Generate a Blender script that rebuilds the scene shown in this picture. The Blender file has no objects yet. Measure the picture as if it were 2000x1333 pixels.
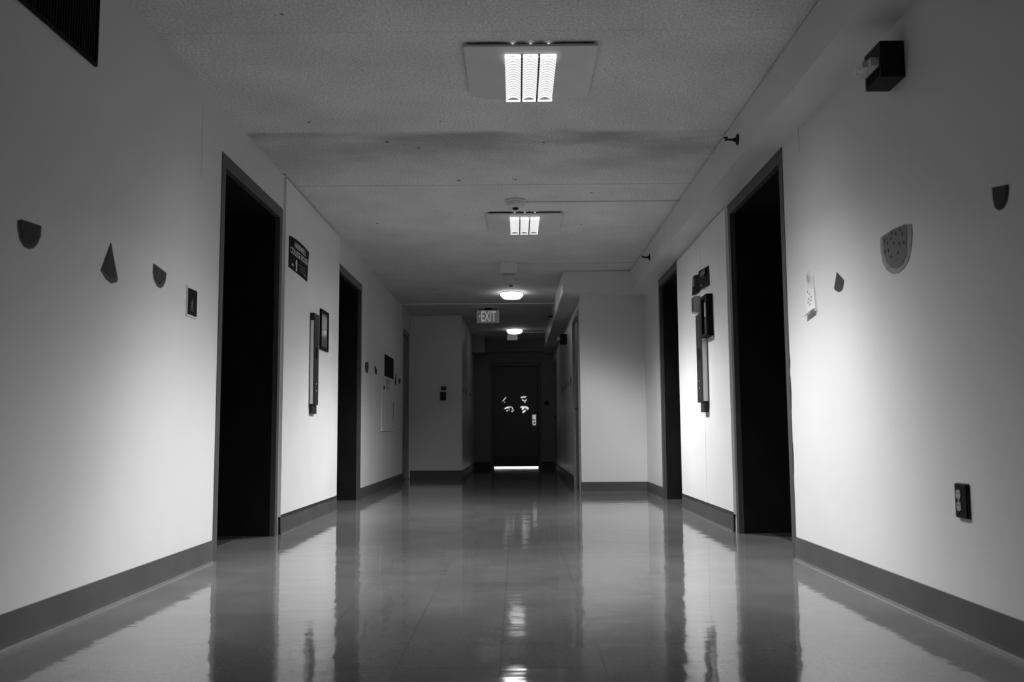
import bpy, bmesh, math, random
from mathutils import Vector, Matrix
random.seed(4)
C = bpy.context.scene.collection
PI = math.pi
# ------------------------------------------------------------------ materials
def ramp(nt, fac, stops):
    r = nt.nodes.new('ShaderNodeValToRGB')
    e = r.color_ramp.elements
    while len(e) < len(stops): e.new(0.5)
    for i, (p, v) in enumerate(stops):
        e[i].position = p; e[i].color = (v, v, v, 1)
    nt.links.new(fac, r.inputs[0]); return r.outputs[0]
def noise(nt, scale, detail=3, mapscale=None, rough=.5, space='Object'):
    t = nt.nodes.new('ShaderNodeTexCoord'); n = nt.nodes.new('ShaderNodeTexNoise')
    n.inputs['Scale'].default_value = scale; n.inputs['Detail'].default_value = detail
    n.inputs['Roughness'].default_value = rough
    out = t.outputs[space]
    if mapscale:
        m = nt.nodes.new('ShaderNodeMapping'); m.inputs['Scale'].default_value = mapscale
        nt.links.new(out, m.inputs[0]); out = m.outputs[0]
    nt.links.new(out, n.inputs['Vector']); return n.outputs['Fac']
def mathn(nt, op, a, b=None, clamp=False):
    m = nt.nodes.new('ShaderNodeMath'); m.operation = op; m.use_clamp = clamp
    for i, v in enumerate((a, b)):
        if v is None: continue
        if isinstance(v, (int, float)): m.inputs[i].default_value = v
        else: nt.links.new(v, m.inputs[i])
    return m.outputs[0]
def mat(name, v, rough=.5, metal=0, nscale=0, namp=.1, bump=0, bscale=60, bmap=None, emit=0, ior=1.5, alpha=1, trans=0, spec=.5):
    m = bpy.data.materials.new(name); m.use_nodes = True; nt = m.node_tree
    b = nt.nodes['Principled BSDF']
    b.inputs['Base Color'].default_value = (v, v, v, 1)
    b.inputs['Roughness'].default_value = rough; b.inputs['Metallic'].default_value = metal
    b.inputs['IOR'].default_value = ior; b.inputs['Specular IOR Level'].default_value = spec
    if alpha < 1: b.inputs['Alpha'].default_value = alpha
    if trans: b.inputs['Transmission Weight'].default_value = trans
    if emit:
        b.inputs['Emission Color'].default_value = (1, 1, 1, 1); b.inputs['Emission Strength'].default_value = emit
    if nscale:
        f = noise(nt, nscale, 4)
        nt.links.new(ramp(nt, f, [(.3, v*(1-namp)), (.7, v*(1+namp))]), b.inputs['Base Color'])
    if bump:
        f = noise(nt, bscale, 3, bmap)
        bp = nt.nodes.new('ShaderNodeBump'); bp.inputs['Strength'].default_value = bump; bp.inputs['Distance'].default_value = .002
        nt.links.new(f, bp.inputs['Height']); nt.links.new(bp.outputs[0], b.inputs['Normal'])
    return m
M = {}
M['wall'] = mat('wall_paint', .67, .38, spec=.3, nscale=1.6, namp=.03, bump=.25, bscale=55)
M['panel'] = mat('ribbed_panel_paint', .78, .42, spec=.35, nscale=3, namp=.03, bump=.35, bscale=30, bmap=(1, 3.2, .12))
M['soffit'] = mat('soffit_paint', .66, .38, nscale=2, namp=.04, bump=.2, bscale=50)
M['frame'] = mat('frame_enamel', .068, .42, spec=.25, nscale=6, namp=.1)
M['black'] = mat('black_enamel', .008, .5, spec=.2, nscale=5, namp=.25)
M['elev'] = mat('elevator_leaf_enamel', .006, .5, spec=.15)
M['base'] = mat('vinyl_cove_base', .062, .55, nscale=3, namp=.18)
M['toe'] = mat('vinyl_cove_toe', .16, .35, nscale=5, namp=.15)
M['paper_dark'] = mat('rind_paper', .085, .8, spec=.2, nscale=30, namp=.12)
M['paper_flesh'] = mat('flesh_paper', .055, .8, spec=.2, nscale=30, namp=.12)
M['paper_far'] = mat('dark_paper', .035, .8, spec=.2, nscale=30, namp=.15)
M['rind_pale'] = mat('pale_rind_paper', .30, .8, nscale=30, namp=.08)
M['flesh_mid'] = mat('mid_flesh_paper', .15, .8, nscale=25, namp=.12)
M['seed'] = mat('seed_ink', .015, .7)
M['horn'] = mat('horn_plastic', .012, .6, spec=.2, nscale=20, namp=.1)
M['white'] = mat('white_plastic', .62, .4, nscale=20, namp=.04)
M['clear'] = mat('strobe_lens', .55, .15, nscale=40, namp=.4)
M['steel'] = mat('brushed_steel', .8, .35, metal=.15, bump=.1, bscale=40, bmap=(8, 8, .4))
M['bronze'] = mat('dark_bronze', .026, .45, spec=.3, nscale=10, namp=.2)
M['ink'] = mat('poster_black', .006, .7, spec=.12, nscale=14, namp=.3)
M['letter'] = mat('poster_letter', .75, .6, nscale=60, namp=.25)
M['letter_dim'] = mat('poster_grey', .09, .6, nscale=30, namp=.4)
M['glasspic'] = mat('framed_print', .12, .12, nscale=8, namp=.4)
M['plate'] = mat('fixture_enamel', .62, .45, nscale=8, namp=.03)
M['divider'] = mat('fixture_divider', .03, .5)
M['blade'] = mat('louver_blade', .4, .4, emit=.12)
M['tube_rim'] = mat('lamp_bay_rim', .9, .3, emit=.9)
M['tube'] = mat('fluorescent_tube_glow', .9, .4, emit=1.15)
M['globe'] = mat('round_lamp_diffuser', .9, .4, emit=9)
M['globe_far'] = mat('dimmer_round_lamp_diffuser', .9, .4, emit=3.2)
M['exitface'] = mat('exit_sign_face', .22, .5, emit=.045, nscale=40, namp=.15)
M['exitletter'] = mat('exit_letter_glow', .5, .5, emit=.2)
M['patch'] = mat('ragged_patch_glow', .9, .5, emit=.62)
M['lockplate'] = mat('lock_plate_added_shine', .9, .3, emit=.35)
M['daylight'] = mat('bright_room_glow', .9, .5, emit=1.6)
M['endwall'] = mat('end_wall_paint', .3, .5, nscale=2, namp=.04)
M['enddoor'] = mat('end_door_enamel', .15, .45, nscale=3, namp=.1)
M['kick'] = mat('kick_plate', .03, .35)
M['door_leaf'] = mat('side_door_enamel', .22, .45, nscale=3, namp=.06)
M['socket'] = mat('receptacle_plastic', .38, .4)
M['slat'] = mat('vent_slat_enamel', .05, .6, spec=.3)
M['card'] = mat('printed_card', .82, .4, nscale=30, namp=.03)
M['film'] = mat('clear_holder', .9, .08, alpha=.22)
def ceiling_mat():
    m = mat('ceiling_plaster', .42, .8); nt = m.node_tree; b = nt.nodes['Principled BSDF']; L = nt.links
    g = nt.nodes.new('ShaderNodeNewGeometry'); s = nt.nodes.new('ShaderNodeSeparateXYZ'); L.new(g.outputs['Position'], s.inputs[0])
    Y = s.outputs['Y']; X = s.outputs['X']
    fine = ramp(nt, noise(nt, 75, 4, space='Object', rough=.7), [(.35, .70), (.65, 1.12)])
    mid = ramp(nt, noise(nt, 2.2, 5, space='Object'), [(.3, .88), (.7, 1.06)])
    # water stain with a sharp near edge at the plank joint, fading out over the next plank
    wob = mathn(nt, 'MULTIPLY', mathn(nt, 'SUBTRACT', noise(nt, 3, 5, space='Object'), .5), .16)
    yy = mathn(nt, 'ADD', Y, wob)
    edge = nt.nodes.new('ShaderNodeMapRange'); edge.inputs['From Min'].default_value = 5.42; edge.inputs['From Max'].default_value = 5.50; L.new(yy, edge.inputs['Value'])
    fade = nt.nodes.new('ShaderNodeMapRange'); fade.inputs['From Min'].default_value = 6.5; fade.inputs['From Max'].default_value = 5.5; L.new(yy, fade.inputs['Value'])
    patch = ramp(nt, noise(nt, 1.3, 5, (1, 2, 1), space='Object'), [(.40, .25), (.60, 1.0)])
    st = mathn(nt, 'MULTIPLY', mathn(nt, 'MULTIPLY', edge.outputs[0], fade.outputs[0]), patch)
    stain = mathn(nt, 'SUBTRACT', 1.0, mathn(nt, 'MULTIPLY', st, .5))
    # plank joints
    def line(y0, w, k):
        d = mathn(nt, 'ABSOLUTE', mathn(nt, 'SUBTRACT', Y, y0)); 
        return mathn(nt, 'SUBTRACT', 1.0, mathn(nt, 'MULTIPLY', mathn(nt, 'LESS_THAN', d, w), k))
    v = nt.nodes.new('ShaderNodeTexVoronoi'); v.inputs['Scale'].default_value = 5.0
    tc = nt.nodes.new('ShaderNodeTexCoord'); L.new(tc.outputs['Object'], v.inputs['Vector'])
    rnd = nt.nodes.new('ShaderNodeSeparateColor'); L.new(v.outputs['Color'], rnd.inputs[0])
    pit = mathn(nt, 'LESS_THAN', v.outputs['Distance'], mathn(nt, 'MULTIPLY', mathn(nt, 'MULTIPLY', rnd.outputs[0], rnd.outputs[0]), .075))
    pits = mathn(nt, 'SUBTRACT', 1.0, mathn(nt, 'MULTIPLY', pit, .85))
    fleck = ramp(nt, noise(nt, 22, 5, (1, 2.2, 1), rough=.75), [(.60, 0), (.70, 1)])
    fleck = mathn(nt, 'MULTIPLY', fleck, mathn(nt, 'ADD', .12, mathn(nt, 'MULTIPLY', st, .55)))
    pits = mathn(nt, 'MULTIPLY', pits, mathn(nt, 'SUBTRACT', 1.0, fleck))
    c = mathn(nt, 'MULTIPLY', fine, mid)
    for q in (stain, line(6.67, .010, .28), line(8.9, .006, .1), line(4.05, .006, .08), pits): c = mathn(nt, 'MULTIPLY', c, q)
    c = mathn(nt, 'MULTIPLY', c, CEIL_ALB)
    cc = nt.nodes.new('ShaderNodeCombineColor')
    for i in range(3): L.new(c, cc.inputs[i])
    L.new(cc.outputs[0], b.inputs['Base Color'])
    bp = nt.nodes.new('ShaderNodeBump'); bp.inputs['Strength'].default_value = .5; bp.inputs['Distance'].default_value = .003
    L.new(noise(nt, 120, 3, space='Object'), bp.inputs['Height']); L.new(bp.outputs[0], b.inputs['Normal'])
    return m
CEIL_ALB = .74
def floor_mat():
    m = mat('waxed_vinyl_tile', .12, .1); nt = m.node_tree; b = nt.nodes['Principled BSDF']; L = nt.links
    g = nt.nodes.new('ShaderNodeNewGeometry'); s = nt.nodes.new('ShaderNodeSeparateXYZ'); L.new(g.outputs['Position'], s.inputs[0])
    def joint(o, off):
        f = mathn(nt, 'FRACT', mathn(nt, 'MULTIPLY', mathn(nt, 'ADD', o, off), 1/.305))
        return mathn(nt, 'LESS_THAN', f, .009)
    j = mathn(nt, 'MAXIMUM', joint(s.outputs['X'], 10.12), joint(s.outputs['Y'], 10.05))
    jl = mathn(nt, 'SUBTRACT', 1.0, mathn(nt, 'MULTIPLY', j, .35))
    mot = ramp(nt, noise(nt, 3.5, 5), [(.3, .85), (.7, 1.12)])
    fine = ramp(nt, noise(nt, 70, 3), [(.3, .9), (.7, 1.1)])
    v = nt.nodes.new('ShaderNodeTexVoronoi'); v.inputs['Scale'].default_value = 5
    tc = nt.nodes.new('ShaderNodeTexCoord'); L.new(tc.outputs['Object'], v.inputs['Vector'])
    rnd = nt.nodes.new('ShaderNodeSeparateColor'); L.new(v.outputs['Color'], rnd.inputs[0])
    r2 = mathn(nt, 'MULTIPLY', rnd.outputs[0], rnd.outputs[0])
    pit = mathn(nt, 'LESS_THAN', v.outputs['Distance'], mathn(nt, 'MULTIPLY', mathn(nt, 'MULTIPLY', r2, r2), .02))
    c = mathn(nt, 'MULTIPLY', mathn(nt, 'MULTIPLY', mot, fine), mathn(nt, 'MULTIPLY', jl, mathn(nt, 'SUBTRACT', 1.0, mathn(nt, 'MULTIPLY', pit, .7))))
    c = mathn(nt, 'MULTIPLY', c, FLOOR_ALB)
    cc = nt.nodes.new('ShaderNodeCombineColor')
    for i in range(3): L.new(c, cc.inputs[i])
    L.new(cc.outputs[0], b.inputs['Base Color'])
    L.new(ramp(nt, noise(nt, 2.5, 4), [(.3, .045), (.7, .085)]), b.inputs['Roughness'])
    b.inputs['IOR'].default_value = 1.52
    h1 = mathn(nt, 'MULTIPLY', noise(nt, 1.0, 3, (3.2, 6.5, 1)), 1.0)
    h2 = mathn(nt, 'MULTIPLY', noise(nt, 1.0, 2, (5, 38, 1)), .17)
    h3 = mathn(nt, 'MULTIPLY', noise(nt, 1.0, 1.5, (10, 4.5, 1)), .75)
    bp = nt.nodes.new('ShaderNodeBump'); bp.inputs['Strength'].default_value = 1; bp.inputs['Distance'].default_value = .0011
    L.new(mathn(nt, 'ADD', mathn(nt, 'ADD', h1, h3), h2), bp.inputs['Height']); L.new(bp.outputs[0], b.inputs['Normal'])
    return m
FLOOR_ALB = .15
M['ceiling'] = ceiling_mat(); M['floor'] = floor_mat()
# ------------------------------------------------------------------ mesh helpers (world-space shapes)
class MB:
    def __init__(self): self.bm = bmesh.new()
    def box(self, x0, x1, y0, y1, z0, z1, bevel=0):
        vs = [self.bm.verts.new((x, y, z)) for x in (x0, x1) for y in (y0, y1) for z in (z0, z1)]
        fs = [self.bm.faces.new([vs[i] for i in f]) for f in ((0,1,3,2),(4,6,7,5),(0,4,5,1),(2,3,7,6),(0,2,6,4),(1,5,7,3))]
        if bevel:
            es = {e for f in fs for e in f.edges}
            bmesh.ops.bevel(self.bm, geom=list(es), offset=bevel, segments=2, affect='EDGES', profile=.5)
        return self
    def prism(self, pts, d):            # pts: 3D ring, d: extrusion vector
        d = Vector(d); a = [self.bm.verts.new(p) for p in pts]; b = [self.bm.verts.new(Vector(p)+d) for p in pts]
        self.bm.faces.new(a); self.bm.faces.new(b[::-1])
        n = len(a)
        for i in range(n): self.bm.faces.new((a[i], b[i], b[(i+1)%n], a[(i+1)%n]))
        return self
    def lathe(self, origin, axis, prof, seg=40):   # prof: (radius, height along axis)
        w = Vector(axis).normalized(); u = w.orthogonal().normalized(); v = w.cross(u); o = Vector(origin)
        rings = []
        for r, h in prof:
            rings.append([self.bm.verts.new(o + w*h + (u*math.cos(2*PI*k/seg) + v*math.sin(2*PI*k/seg))*max(r, 1e-4)) for k in range(seg)])
        for a, b in zip(rings, rings[1:]):
            for k in range(seg): self.bm.faces.new((a[k], a[(k+1)%seg], b[(k+1)%seg], b[k]))
        self.bm.faces.new(rings[0]); self.bm.faces.new(rings[-1][::-1])
        return self
    def tube(self, p, q, r, seg=12):
        p, q = Vector(p), Vector(q)
        return self.lathe(p, q-p, [(r, 0), (r, (q-p).length)], seg)
    def build(self, name, m, parent=None, origin=None, smooth=False):
        bm = self.bm; bmesh.ops.recalc_face_normals(bm, faces=bm.faces[:])
        if parent is not None: o0 = Vector(parent.get('_o', (0, 0, 0)))
        elif origin is not None: o0 = Vector(origin)
        else:
            lo = Vector([min(v.co[i] for v in bm.verts) for i in range(3)]); hi = Vector([max(v.co[i] for v in bm.verts) for i in range(3)])
            o0 = Vector(((lo.x+hi.x)/2, (lo.y+hi.y)/2, lo.z))
        for v in bm.verts: v.co -= o0
        me = bpy.data.meshes.new(name); bm.to_mesh(me); bm.free(); me.materials.append(M[m])
        if smooth:
            for p in me.polygons: p.use_smooth = True
            me.set_sharp_from_angle(angle=math.radians(35))
        o = bpy.data.objects.new(name, me); C.objects.link(o)
        o['_o'] = list(o0)
        if parent is not None: o.parent = parent
        else: o.location = o0
        return o
def empty(name, loc):
    o = bpy.data.objects.new(name, None); C.objects.link(o); o.location = loc; o['_o'] = list(loc); o.empty_display_size = .1; return o
def tag(o, label, cat, group=None, kind=None):
    o['label'] = label; o['category'] = cat
    if group: o['group'] = group
    if kind: o['kind'] = kind
    return o
def struct(o, label, cat): return tag(o, label, cat, kind='structure')
def text_mesh(txt, name, m, parent, origin, u, v, width, height, depth=.001, bold=0.0):
    """letters laid along u, rising along v, width x height metres"""
    cu = bpy.data.curves.new(name, 'FONT'); cu.body = txt; cu.offset = bold
    ob = bpy.data.objects.new(name, cu); C.objects.link(ob)
    dg = bpy.context.evaluated_depsgraph_get(); dg.update()
    me = bpy.data.meshes.new_from_object(ob.evaluated_get(dg)); C.objects.unlink(ob); bpy.data.objects.remove(ob)
    xs = [q.co.x for q in me.vertices]; ys = [q.co.y for q in me.vertices]
    x0, x1, y0, y1 = min(xs), max(xs), min(ys), max(ys)
    u, v = Vector(u), Vector(v); n = u.cross(v); o0 = Vector(parent['_o'])
    bm = bmesh.new(); bm.from_mesh(me)
    r = bmesh.ops.extrude_face_region(bm, geom=bm.faces[:])
    for q in r['geom']:
        if isinstance(q, bmesh.types.BMVert): q.co.z += 1
    for q in bm.verts:
        q.co = Vector(origin) + u*((q.co.x-x0)/(x1-x0)*width) + v*((q.co.y-y0)/(y1-y0)*height) + n*(q.co.z*depth) - o0
    bmesh.ops.recalc_face_normals(bm, faces=bm.faces[:])
    me2 = bpy.data.meshes.new(name); bm.to_mesh(me2); bm.free(); me2.materials.append(M[m])
    o = bpy.data.objects.new(name, me2); C.objects.link(o); o.parent = parent; return o
# ------------------------------------------------------------------ dimensions (metres)
XL, XR, ZC = -1.64, 1.49, 2.51
YB = 1.7
E1 = (5.02, 6.35); E2 = (8.36, 9.69); E4 = (8.36, 9.54)
XFL, XFR, YE = -.84, .735, 18.30
YFL, YFR = 14.20, 10.65
ZS = 2.265
DEEP = .42
# ------------------------------------------------------------------ shell
b = MB().box(-4.5, 4.5, -3.5, YB, -.1, 0).box(-2.3, 2.1, YB, 19.2, -.1, 0)
struct(b.build('floor', 'floor'), 'waxed grey vinyl tile floor running the length of the hallway', 'floor')
b = MB().box(-4.5, 4.5, -3.5, YB, ZC, ZC+.1).box(-2.3, 2.1, YB, 19.2, ZC, ZC+.1)
struct(b.build('ceiling', 'ceiling'), 'stained and pitted plaster ceiling over the hallway', 'ceiling')
G = .012
b = MB()
for y0, y1 in ((YB, E1[0]), (E1[1]+G, E2[0]), (E2[1], 13.24)): b.box(XL-.6, XL, y0, y1, 0, ZC)
for y0, y1 in ((E1[0], E1[1]+G), E2): b.box(XL-.6, XL, y0, y1, 2.26, ZC)
b.box(XL-.6, XL, 13.24, YFL, 2.21, ZC)
b.box(XL-.6, XL-.1, 13.24, YFL, 0, 2.21)
for y0, y1 in (E1, E2): b.box(XL-.6, XL-.5, y0, y1, 0, 2.26)
struct(b.build('wall_left', 'wall'), 'white painted left wall of the elevator lobby with two dark elevator openings', 'wall')
b = MB()
for y0, y1 in ((YB, E1[0]), (E1[1]+G, E4[0]), (E4[1], YFR)): b.box(XR, XR+.6, y0, y1, 0, ZC)
for y0, y1 in ((E1[0], E1[1]+G), E4): b.box(XR, XR+.6, y0, y1, 2.26, ZC)
for y0, y1 in (E1, E4): b.box(XR+.5, XR+.6, y0, y1, 0, 2.26)
struct(b.build('wall_right', 'wall'), 'white painted right wall of the elevator lobby with two dark elevator openings', 'wall')
b = MB().box(XL-.6, XFL, YFL, YE, 0, ZC, bevel=.012)
struct(b.build('wall_far_left', 'wall'), 'white wall block where the hallway narrows on the left, fire pull on its face', 'wall')
b = MB(); x1 = XFR+.12
b.box(x1, XR+.6, YFR, YE, 0, ZC)
for y0, y1, z0 in ((YFR, 10.84, 0), (10.84, 11.93, 2.13), (11.93, 17.0, 0), (17.0, 17.95, 2.05), (17.95, YE, 0)): b.box(XFR, x1, y0, y1, z0, ZC)
struct(b.build('wall_far_right', 'wall'), 'white wall block stepping into the hallway on the right past the far elevator', 'wall')
b = MB(); b.box(XL-.6, -.52, YE, YE+.15, 0, ZC); b.box(.48, XR+.6, YE, YE+.15, 0, ZC); b.box(-.52, .48, YE, YE+.15, 2.08, ZC)
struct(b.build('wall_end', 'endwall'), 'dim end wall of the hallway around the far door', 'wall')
b = MB(); b.box(-4.5, 4.5, -3.5, -3.35, 0, ZC); b.box(-4.5, -4.35, -3.35, YB, 0, ZC); b.box(4.35, 4.5, -3.35, YB, 0, ZC); b.box(-4.35, XL-.6, YB, YB+.15, 0, ZC); b.box(XR+.6, 4.35, YB, YB+.15, 0, ZC)  # unseen wide dark room, added to cut bounce onto the near walls
struct(b.build('wall_back', 'base'), 'unseen dark walls added behind the viewer to cut bounced light', 'wall')
# soffit (one continuous boxed-in duct)
b = MB(); b.box(1.295, XR, YB, 10.34, ZS, ZC-.006); b.box(1.335, XR, YB, 10.34, ZC-.006, ZC); b.box(.53, XR, 10.34, YFR, ZS, ZC-.005); b.box(.57, XR, 10.38, YFR, ZC-.005, ZC); b.box(.53, XFR, YFR, YE, ZS, ZC)
struct(b.build('trim_1', 'soffit'), 'boxed soffit along the top of the right wall, stepping in beside the narrow hallway', 'soffit')
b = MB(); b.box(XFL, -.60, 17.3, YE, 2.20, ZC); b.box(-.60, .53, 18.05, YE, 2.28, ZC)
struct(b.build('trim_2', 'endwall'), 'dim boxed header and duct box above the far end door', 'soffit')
# ribbed panels between the elevators
PL, PR = XL+.018, XR-.015
b = MB().box(XL, PL, 6.385, 8.352, .118, ZC-.02)
p = struct(b.build('trim_3', 'panel'), 'white vertically grained wall panel between the two left elevators', 'wall panel')
b = MB(); b.box(PR, XR, 6.385, 7.262, .118, 2.252); b.box(PR, XR, 7.268, 8.352, .118, 2.240)
struct(b.build('trim_4', 'panel'), 'white two-sheet wall panel with a vertical seam between the two right elevators', 'wall panel')
# baseboards: coved vinyl
def cove(b, axis, pos, sgn, a0, a1, h=.118):
    """axis 'y': runs along y on the plane x=pos facing sgn ; axis 'x': runs along x on plane y=pos"""
    prof = [(0, 0), (.013, 0), (.012, .002), (.0075, .009), (.006, .022), (.005, h), (0, h)]
    if axis == 'y': b.prism([(pos+sgn*d, a0, z) for d, z in prof], (0, a1-a0, 0))
    else: b.prism([(a0, pos+sgn*d, z) for d, z in prof], (a1-a0, 0, 0))
    return b
for nm, args, lab in (
    ('baseboard_left', [('y', XL, 1, YB, E1[0])], 'dark vinyl baseboard along the nearest stretch of left wall'),
    ('baseboard_left', [('y', PL-.004, 1, 6.385, 8.356)], 'dark vinyl baseboard under the panel between the left elevators'),
    ('baseboard_left', [('y', XL, 1, 9.69, 13.24)], 'dark vinyl baseboard on the left wall past the far left elevator'),
    ('baseboard_right', [('y', XR, -1, YB, E1[0])], 'dark vinyl baseboard along the nearest stretch of right wall'),
    ('baseboard_right', [('y', PR+.004, -1, 6.40, 8.356)], 'dark scuffed vinyl baseboard under the two-sheet panel between the right elevators'),
    ('baseboard_right', [('y', XR, -1, 9.54, YFR)], 'short dark baseboard between the far right elevator and the corner'),
    ('baseboard_front', [('x', YFR, -1, XFR-.01, XR)], 'dark baseboard across the white wall facing the viewer on the right'),
    ('baseboard_front', [('x', YFL, -1, XL, XFL)], 'dark baseboard across the dim wall with the fire pull'),
    ('baseboard_left', [('y', XFL, 1, YFL-.01, YE)], 'dark baseboard down the left side of the narrow hallway'),
    ('baseboard_right', [('y', XFR, -1, 11.99, 16.94)], 'dark baseboard down the right side of the narrow hallway'),
    ('baseboard_end', [('x', YE, -1, XFL, -.53)], 'dark baseboard left of the far end door'),
    ('baseboard_end', [('x', YE, -1, .49, XFR)], 'dark baseboard right of the far end door')):
    b = MB()
    for a in args: cove(b, *a)
    struct(b.build(nm, 'base'), lab, 'baseboard')
# glue-line strips left above the slumped cove base
for x, s, lab in ((PL, 1, 'left'), (PR, -1, 'right')):
    b = MB(); pts = [(x+s*.0022, 6.387 + i*.1035, .119 - .012*abs(math.sin(i*1.3))) for i in range(20)]
    ring = pts + [(x+s*.0022, y, .133) for (_, y, z) in pts[::-1]]
    b.prism(ring, (-s*.0020, 0, 0))
    struct(b.build('trim_5' if s > 0 else 'trim_6', 'kick'), 'black glue line above the baseboard between the %s elevators' % lab, 'glue line')
# ------------------------------------------------------------------ elevators
def elevator(n, side, y0, y1, lab):
    s = -1 if side == 'L' else 1        # direction into the shaft
    X = XL if s < 0 else XR
    r = empty('door_%d' % n, (X+s*.2, (y0+y1)/2, 0)); struct(r, lab, 'elevator door')
    jw, top, ht = .065, 2.26, 2.185
    def bx(b, xa, xb, *rest, **k): return b.box(min(X+s*xa, X+s*xb), max(X+s*xa, X+s*xb), *rest, **k)
    b = MB()
    bx(b, -.004, .03, y0, y0+jw, 0, top); bx(b, -.004, .03, y1-jw, y1, 0, top); bx(b, -.004, .03, y0+jw, y1-jw, ht, top)
    b.build('door_frame', 'frame', r)
    b = MB()
    bx(b, .03, DEEP, y0+.02, y0+jw-.003, 0, ht); bx(b, .03, DEEP, y1-jw+.003, y1-.02, 0, ht); bx(b, .03, DEEP, y0+jw, y1-jw, ht+.003, top-.01)
    b.build('jamb_lining', 'black', r)
    ym = (y0+y1)/2
    for ya, yb in ((y0+jw, ym-.003), (ym+.003, y1-jw)):
        b = MB(); bx(b, DEEP-.03, DEEP, ya, yb, .006, ht, bevel=.003); b.build('door_panel', 'elev', r)
    b = MB(); bx(b, .2, DEEP, y0+jw, y1-jw, 0, .004); b.build('sill', 'bronze', r)
    for xa, xb in ((.185, .210), (.215, .250)):
        b = MB(); bx(b, xa, xb, y1-jw-.001, y1-jw+.003, 1.545, 1.61, bevel=.001)
        q = b.build('number_plate', 'elev', r); q['label'] = 'small black raised floor number plate'
    return r
elevator(1, 'L', *E1, 'nearest left elevator opening with black jambs and grey frame')
elevator(2, 'L', *E2, 'far left elevator opening past the poster panel, black inside')
elevator(3, 'R', *E1, 'nearest right elevator opening with black jambs and grey frame')
elevator(4, 'R', *E4, 'far right elevator opening beside the white corner wall')
# ------------------------------------------------------------------ doors
r = struct(empty('door_5', (XL-.05, 13.72, 0)), 'recessed dim doorway in the left wall beside the fire pull wall', 'door')
b = MB(); b.box(XL-.1, XL-.06, 13.30, 14.14, .01, 2.15); b.build('door_panel', 'door_leaf', r)
b = MB(); b.box(XL-.1, XL-.02, 13.24, 13.30, 0, 2.21); b.box(XL-.1, XL-.02, 14.14, 14.20, 0, 2.21); b.box(XL-.1, XL-.02, 13.30, 14.14, 2.15, 2.21); b.build('door_frame', 'door_leaf', r)
def side_door(n, y0, y1, zt, lab):
    r = struct(empty('door_%d' % n, (XFR+.03, (y0+y1)/2, 0)), lab, 'door')
    b = MB(); f = .05
    b.box(XFR-.012, XFR+.10, y0, y0+f, 0, zt); b.box(XFR-.012, XFR+.10, y1-f, y1, 0, zt); b.box(XFR-.012, XFR+.10, y0+f, y1-f, zt-f, zt)
    b.build('door_frame', 'door_leaf', r)
    b = MB().box(XFR+.02, XFR+.06, y0+f, y1-f, .012, zt-f); lf = b.build('door_panel', 'door_leaf', r)
    b = MB(); y = y0+f+.07 if n == 6 else y0+.12
    b.lathe((XFR+.02, y, .965), (-1, 0, 0), [(.026, 0), (.026, .008), (.01, .012), (.01, .055)], 20); b.box(XFR-.045, XFR-.03, y-.01, y+.11, .957, .973, bevel=.004)
    b.build('door_handle', 'bronze', lf, smooth=True)
side_door(6, 10.84, 11.93, 2.13, 'dim side door just round the right corner with a lever handle')
side_door(7, 17.0, 17.95, 2.05, 'dim side door at the far right end of the narrow hallway')
r = struct(empty('door_8', (-.02, YE+.04, 0)), 'dark door at the far end with light showing beneath it', 'door')
b = MB(); b.box(-.52, -.46, YE-.02, YE+.13, 0, 2.08); b.box(.42, .48, YE-.02, YE+.13, 0, 2.08); b.box(-.46, .42, YE-.02, YE+.13, 2.0, 2.08)
b.build('door_frame', 'enddoor', r)
b = MB().box(-.452, .412, YE+.03, YE+.075, .024, 1.995); leaf = b.build('door_panel', 'enddoor', r)
b = MB().box(-.452, .412, YE+.024, YE+.0305, .026, .225, bevel=.001); b.build('kick_plate', 'kick', r)
b = MB().box(-.448, .408, YE+.022, YE+.0305, .228, .238); b.build('kick_plate_rail', 'door_leaf', r)
b = MB().box(-.455, .415, YE+.09, YE+.11, .0, .024); q = b.build('threshold_glow', 'daylight', r); q['label'] = 'bright light from the next room in the gap under the door'
# lock plate, its reflected shine added as emission
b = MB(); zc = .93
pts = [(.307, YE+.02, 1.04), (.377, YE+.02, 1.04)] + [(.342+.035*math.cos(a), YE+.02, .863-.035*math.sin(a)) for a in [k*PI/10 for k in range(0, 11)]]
b.prism(pts, (0, .012, 0)); lp = b.build('lock_plate', 'lockplate', leaf); lp['label'] = 'rounded lock plate with its shine added as glow'
b = MB().lathe((.342, YE+.02, .875), (0, -1, 0), [(.018, 0), (.018, .006)], 20); b.build('lock_cylinder', 'kick', leaf)
b = MB().box(.21, .355, YE-.035, YE-.02, .928, .944, bevel=.004); b.lathe((.345, YE+.02, .936), (0, -1, 0), [(.014, 0), (.014, .05)], 16); b.build('door_handle', 'kick', leaf)
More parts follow.
